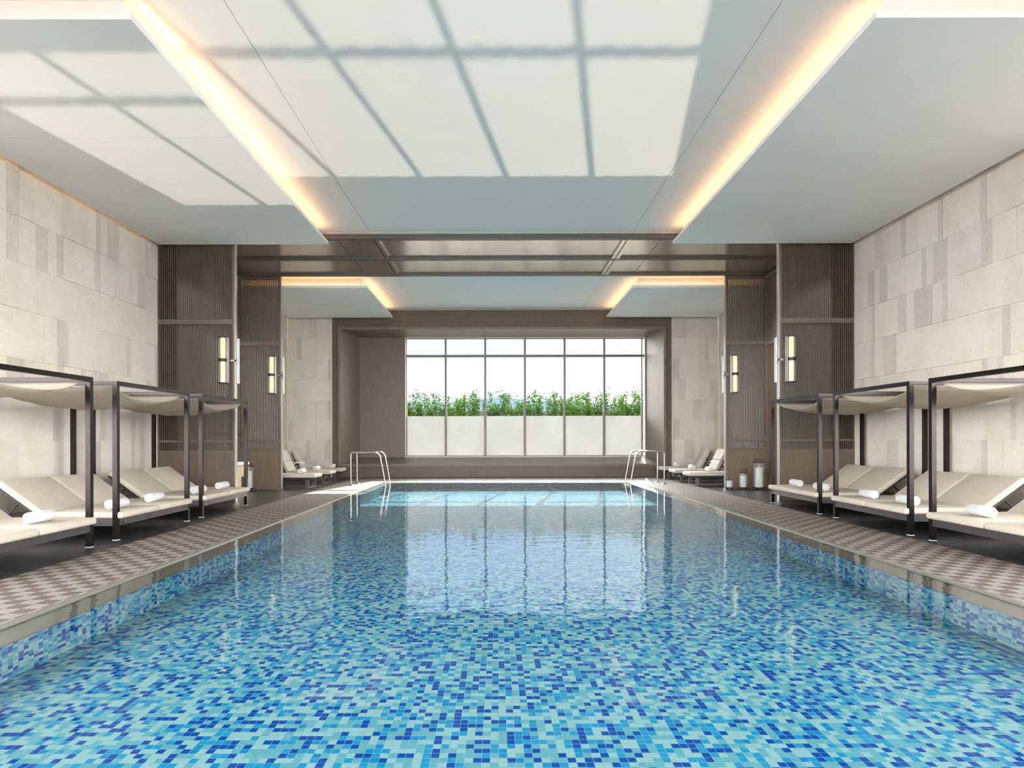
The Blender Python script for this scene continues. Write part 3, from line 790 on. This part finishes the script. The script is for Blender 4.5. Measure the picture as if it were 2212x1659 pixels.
# ------------------------------------------------------------------ towel cabinet and shelves
t = thing('towel_cabinet', 'light oak towel cabinet with white top in the left alcove', 'cabinet', (-6.53, Yd(11.55), 0))
c0, c1 = -Yd(0.62), Yd(0.60)
b = MB(); b.box(-0.27, 0.24, c0, c1, 0, 0.69); b.build('body', M['oak'], t)
b = MB(); b.box(-0.28, 0.275, c0-0.02, c1+0.02, 0.70, 0.765); b.build('worktop', M['counter'], t)
for k in range(3):
    y0 = c0 + (c1-c0)*k/3; b = MB(); b.box(0.242, 0.262, y0+0.008, y0+(c1-c0)/3-0.008, 0.06, 0.68); b.build('door', M['oak'], t)
b = MB(); b.box(0.262, 0.272, c0+(c1-c0)*0.72, c0+(c1-c0)*0.84, 0.12, 0.42); b.build('dark_inset_door', M['black'], t)  # dark inset door, built as a black panel on the front
for z, lab in ((1.44, 'lower wall shelf above the towel cabinet'), (2.17, 'upper wall shelf above the towel cabinet')):
    m = MB(); m.box(-6.815, -6.46, Yd(11.0), Yd(12.14), z, z+0.035, 0); m.box(-6.46, -6.44, Yd(11.0), Yd(12.14), z-0.02, z+0.035, 1)
    tag(m.build('wall_shelf', [M['oak'], M['black']]), lab, 'shelf', 'shelves in the left alcove')

# ------------------------------------------------------------------ outside: terrace, trees, parapet, hills
m = MB(); m.box(-60, 60, YW+0.2, 200, -0.5, -0.12); m.box(-60, XL-0.6, YB-0.25, YW+0.2, -0.5, -0.12); m.box(XR+0.6, 60, YB-0.25, YW+0.2, -0.5, -0.12); tag(m.build('ground', M['terrace']), 'pale terrace paving outside the window', 'ground', kind='structure')
m = MB(); m.box(-60, 60, -60, YB-0.25, -0.5, -0.12); tag(m.build('ground_behind', M['terrace']), 'terrace paving behind the pool hall', 'ground', kind='structure')
m = MB(); m.box(-14, 16, 38.0, 38.25, -0.12, 2.98)
tag(m.build('wall_terrace', M['parapet']), 'low grey terrace wall behind the trees', 'wall', kind='structure')
m = MB()
n = 60; top = []
for i in range(n+1):
    x = -700 + 1500*i/n
    top.append((x, 900, 54 + 3.5*math.sin(i*0.5) + 2*math.sin(i*1.37+1)))
vs = [(p[0], 330, -2) for p in top] + top + [(p[0], 1000, -2) for p in top]
m.add(vs, [(i, i+1, n+2+i, n+1+i) for i in range(n)] + [(n+1+i, n+2+i, 2*n+3+i, 2*n+2+i) for i in range(n)])
tag(m.build('hills', M['hill']), 'hazy blue hills on the horizon', 'hills', kind='structure')
def tree_parts(seed, h, wid):
    r = random.Random(seed); tr = MB(); lf = MB()
    tr.tube([(0,0,-0.02), (0.02,0,0.6), (0.0,0.02,1.3)], [0.055, 0.045, 0.04], 8)
    tips = []
    for k in range(9):
        a = 2*PI*k/9 + r.uniform(-0.3, 0.3); ln = r.uniform(0.72, 1.0); sp = r.uniform(0.25, 0.5)*wid
        z0 = r.uniform(0.9, 1.5)
        p = [Vector((0, 0, z0)), Vector((sp*0.5*math.cos(a), sp*0.5*math.sin(a), z0+0.4)), Vector((sp*math.cos(a), sp*math.sin(a), z0 + (h-z0)*0.6*ln)),
             Vector((sp*1.1*math.cos(a), sp*1.1*math.sin(a), 0.4*z0 + (h-0.4*z0)*ln))]
        tr.tube(p, [0.022, 0.018, 0.012, 0.005], 5)
        for q in range(3):
            for s in range(8): tips.append((p[q].lerp(p[q+1], s/8), 0.10 + 0.10*(2-q)))
    for _ in range(2600):
        c, sp = r.choice(tips)
        p = c + Vector((r.gauss(0, sp), r.gauss(0, sp), r.gauss(0, sp*0.8)))
        if p.z < 1.2 or math.hypot(p.x, p.y) > 0.62*wid: continue
        s = r.uniform(0.045, 0.085); d = Vector((r.uniform(-1,1), r.uniform(-1,1), r.uniform(-0.3,1))).normalized()
        u = d.cross(Vector((r.uniform(-1,1), r.uniform(-1,1), r.uniform(-1,1)))).normalized(); nn = d.cross(u)*0.15*s
        lf.add([p - d*s, p + u*s*0.5 + nn, p + d*s, p - u*s*0.5 + nn], [(0,1,2,3)])
    return tr, lf
protos = []
tx = [894, 944, 978, 1013, 1072, 1113, 1152, 1206, 1232, 1257, 1284, 1325, 1368]
tops = [836, 841, 846, 838, 837, 842, 835, 839, 843, 841, 840, 838, 837]
names = ['leafy young tree seen in the first window bay, at its left', 'leafy young tree at the right of the first window bay', 'low bushy tree at the left of the second window bay',
 'tallest bushy tree of the second window bay', 'leafy young tree at the left of the third window bay', 'leafy young tree at the right of the third window bay',
 'peaked young tree filling the left of the fourth window bay', 'airy young tree beside the fourth mullion', 'airy young tree just right of the fourth mullion',
 'leafy young tree in the left half of the fifth bay', 'leafy young tree in the right half of the fifth bay', 'slim young tree at the left of the last bay', 'upright young tree at the right end of the row']
for i, (px, py) in enumerate(zip(tx, tops)):
    Y = 30.2 + (i % 3)*1.5; x = (px-1076)*Y/1350; h = 1.35 + (946-py)*Y/1350
    if i < 4:
        t = thing('young_tree', names[i], 'tree', (x, Y, -0.12), rnd.uniform(0, 6), 'row of young trees outside')
        a, b = tree_parts(30+i, 3.75, 1.15 + 0.1*(i % 2)); smooth_angle(a.build('trunk', M['bark'], t)); b.build('foliage', M['leaf'], t)
        protos.append(t)
    else:
        t = dup(protos[i % 4], names[i], (x, Y, -0.12), rnd.uniform(0, 6))
    s = (h + 0.12)/3.85; t.scale = (1.0, 1.0, s)

# ------------------------------------------------------------------ lights
sun_t, sun_s = 0.837/K, 0.242/K              # fall and sideways drift of the sunbeam per metre along the hall
sd = Vector((-sun_s, -1, -sun_t)).normalized()
su = bpy.data.lights.new('sun', 'SUN'); su.energy = 20.0; su.angle = math.radians(0.6); su.color = (1.0, 0.94, 0.84)
su.cycles.use_multiple_importance_sampling = False
so = bpy.data.objects.new('sun', su); COL.objects.link(so)
so.rotation_euler = sd.to_track_quat('-Z', 'Y').to_euler(); so.location = (4, 40, 25)

def area(name, loc, dirv, sx, sy, power, col, spread=PI, mat=None, portal=False):
    l = bpy.data.lights.new(name, 'AREA'); l.shape = 'RECTANGLE'; l.size = sx; l.size_y = sy; l.energy = power; l.color = col; l.spread = spread
    o = bpy.data.objects.new(name, l); COL.objects.link(o)
    if mat is not None: o.matrix_world = mat
    else:
        o.location = loc; o.rotation_euler = Vector(dirv).to_track_quat('-Z', 'Y').to_euler()
    if portal: l.cycles.is_portal = True
    return o
# glints: added lamps, shaped per pane, standing in for sun mirrored off the water
GLINT = 1.75
d1 = Vector((-sun_s, -1, sun_t)).normalized()
Zp = Vector((0, 0, 1)) - d1*d1.z; vlen = Zp.length; v = Zp.normalized(); u = d1.cross(v)
Xp = Vector((1, 0, 0)) - d1*d1.x; ulen = math.sqrt(max(0, Xp.length**2 - (Xp.dot(v))**2))
def soft_light(l):
    l.use_nodes = True; nt = l.node_tree
    e = [n for n in nt.nodes if n.type == 'EMISSION'][0]
    tx = noise(nt, 0.4, 1, 0.5, nd(nt, 'ShaderNodeNewGeometry').outputs['Position'])
    lk(nt, math_n(nt, 'ADD', math_n(nt, 'MULTIPLY', tx, 0.002), 0.0157), e.inputs['Strength'])
bays = list(zip([WX0+0.03] + [x+0.055 for x in mull], [x-0.055 for x in mull] + [WX1-0.10]))
for x0, x1 in bays:
    for z0, z1 in ((WZF, WZT-0.07), (WZT+0.07, WZ1-0.03)):
        NS = 4
        for k in range(NS):
            w = (x1-x0)/NS; xc = x0 + w*(k+0.5); zc = (z0+z1)/2; hh = (z1-z0)
            C = Vector((xc, YW, -zc))
            low = abs(v.z)*hh*vlen/2 + abs(u.z)*w*ulen/2 + 1.5
            tt = (low - C.z)/d1.z
            P = C + d1*tt
            mw = Matrix((( u.x, v.x, -d1.x, P.x), (u.y, v.y, -d1.y, P.y), (u.z, v.z, -d1.z, P.z), (0,0,0,1)))
            sx, sy = w*ulen, hh*vlen
            o = area('glint_stand_in', None, None, sx, sy, GLINT*sx*sy*60, (1.0, 0.91, 0.78), math.radians(0.95), mw)
            soft_light(o.data)
# warm LED coves on the rafts
COVE = 1.7
wc = (1.0, 0.53, 0.21)
def cove_y(x, d0, d1_, p, tilt): area('cove_strip', (x, Yd((d0+d1_)/2), ZR+0.08), (tilt, 0.0, 1), Yd(d1_-d0), 0.03, p*Yd(d1_-d0), wc, mat=None)
def cove(loc, dirx, length, along, p):
    ln = bpy.data.lights.new('cove_strip', 'AREA'); ln.shape = 'RECTANGLE'; ln.size = length; ln.size_y = 0.03; ln.energy = p*length; ln.color = wc
    o = bpy.data.objects.new('cove_strip', ln); COL.objects.link(o)
    Zax = -Vector(dirx).normalized(); Xax = Vector(along); Yax = Zax.cross(Xax).normalized(); Xax = Yax.cross(Zax).normalized()
    o.matrix_world = Matrix(((Xax.x, Yax.x, Zax.x, loc[0]), (Xax.y, Yax.y, Zax.y, loc[1]), (Xax.z, Yax.z, Zax.z, loc[2]), (0,0,0,1)))
for x0, x1, inner in ((RL0, RL1, 1), (RR0, RR1, -1)):
    for d0, d1_ in ((4.74, 10.25), (13.24, 16.5)):
        yc, ln = Yd((d0+d1_)/2), Yd(d1_-d0)-0.34
        xi = (x1-0.10) if inner > 0 else (x0+0.10); xo = (x0+0.10) if inner > 0 else (x1-0.10)
        cove((xi, yc, ZR+0.075), (inner*0.25, 0, 1), ln, (0, 1, 0), COVE)
        cove((xo, yc, ZR+0.075), (-inner*0.25, 0, 1), ln, (0, 1, 0), COVE*(0.5 if inner > 0 else 0.12))
        cove(((x0+x1)/2, Yd(d0)+0.10, ZR+0.075), (0, -0.25, 1), x1-x0-0.34, (1, 0, 0), COVE*(0.16 if d0 < 8 else 0.7))

# lamps added to brighten the alcove walls behind the screens
for x in (-6.15, 6.45):
    s_ = -1 if x < 0 else 1
    area('alcove_fill', (x, Yd(11.3), ZS-0.09), (s_*0.55, 0, -1), 0.12, 1.8, 130, (1.0, 0.93, 0.84), math.radians(105))

# sky: soft blue-white ahead, brighter overcast behind the hall
w = bpy.data.worlds.new('sky'); sc.world = w; w.use_nodes = True
nt = w.node_tree; nt.nodes.clear()
out = nd(nt, 'ShaderNodeOutputWorld'); bg = nd(nt, 'ShaderNodeBackground')
tc = nd(nt, 'ShaderNodeTexCoord'); sp = nd(nt, 'ShaderNodeSeparateXYZ'); lk(nt, tc.outputs['Generated'], sp.inputs[0])
SKYTOP = 1.5
up = ramp(nt, sp.outputs['Z'], [(0.0, (1.12, 1.14, 1.18)), (0.08, (1.02, 1.09, 1.20)), (0.16, (0.86, 1.01, 1.26)), (0.27, (1.3, 1.36, 1.42)), (0.36, (42, 42, 40)), (0.6, (50, 50, 47.5)), (1.0, (SKYTOP, SKYTOP, SKYTOP*1.02))])
sidef = ramp(nt, sp.outputs['X'], [(0.0, (0.92, 0.97, 1.02)), (0.30, (1.25, 1.18, 1.05))])
front = mixc(nt, 1.0, up, sidef, 'MULTIPLY')
bf = ramp(nt, sp.outputs['Y'], [(0.0, (0, 0, 0)), (0.02, (1, 1, 1))])
BACK, SIDE = 10.0, 12.6
wrap = mixc(nt, ramp(nt, math_n(nt, 'ABSOLUTE', sp.outputs['X']), [(0.35, (0, 0, 0)), (0.7, (1, 1, 1))]), (BACK*0.97, BACK, BACK*1.01), (SIDE*0.97, SIDE, SIDE*1.01))
hi = ramp(nt, sp.outputs['Z'], [(0.55, (0, 0, 0)), (0.75, (1, 1, 1))])
wrap = mixc(nt, hi, wrap, (SKYTOP*0.98, SKYTOP, SKYTOP*1.02))
ahead = ramp(nt, sp.outputs['Y'], [(0.55, (0, 0, 0)), (0.85, (1, 1, 1))])
col = mixc(nt, ahead, wrap, front)
lk(nt, col, bg.inputs[0]); bg.inputs[1].default_value = 1.0; lk(nt, bg.outputs[0], out.inputs[0])
area('back_portal', (0.2, YB-0.02, 2.82), (0, 1, 0), 13.6, 5.15, 1, (1, 1, 1), portal=True)
for x, dx in ((XL-0.02, 1), (XR+0.02, -1)):
    area('side_portal', (x, (YB+YG-0.2)/2, 2.8), (dx, 0, 0), 5.1, YG-0.2-YB, 1, (1, 1, 1), portal=True)
area('window_portal', ((WX0+WX1)/2, YW+0.17, (WZ0+WZ1)/2), (0, -1, 0), WX1-WX0, WZ1-WZ0, 1, (1, 1, 1), portal=True)

# ------------------------------------------------------------------ camera
cam = bpy.data.cameras.new('camera'); co = bpy.data.objects.new('camera', cam); COL.objects.link(co)
cam.sensor_fit = 'HORIZONTAL'; cam.sensor_width = 36.0; cam.lens = 36.0*1350/2212
cam.shift_x = (1106-1076)/2212; cam.shift_y = (946-829.5)/2212
cam.clip_start = 0.05; cam.clip_end = 3000
co.location = (0, 0, 1.35)
co.rotation_euler = (PI/2, math.radians(0.12), 0)
sc.camera = co
sc.view_settings.view_transform = 'Standard'; sc.view_settings.look = 'None'
sc.view_settings.exposure = 0.25; sc.view_settings.gamma = 1.0; sc.view_settings.use_curve_mapping = False
cy = sc.cycles
cy.max_bounces = 10; cy.diffuse_bounces = 5; cy.glossy_bounces = 5; cy.transmission_bounces = 4; cy.transparent_max_bounces = 16
cy.caustics_reflective = True; cy.caustics_refractive = False
cy.sample_clamp_indirect = 8.0
cy.use_denoising = True
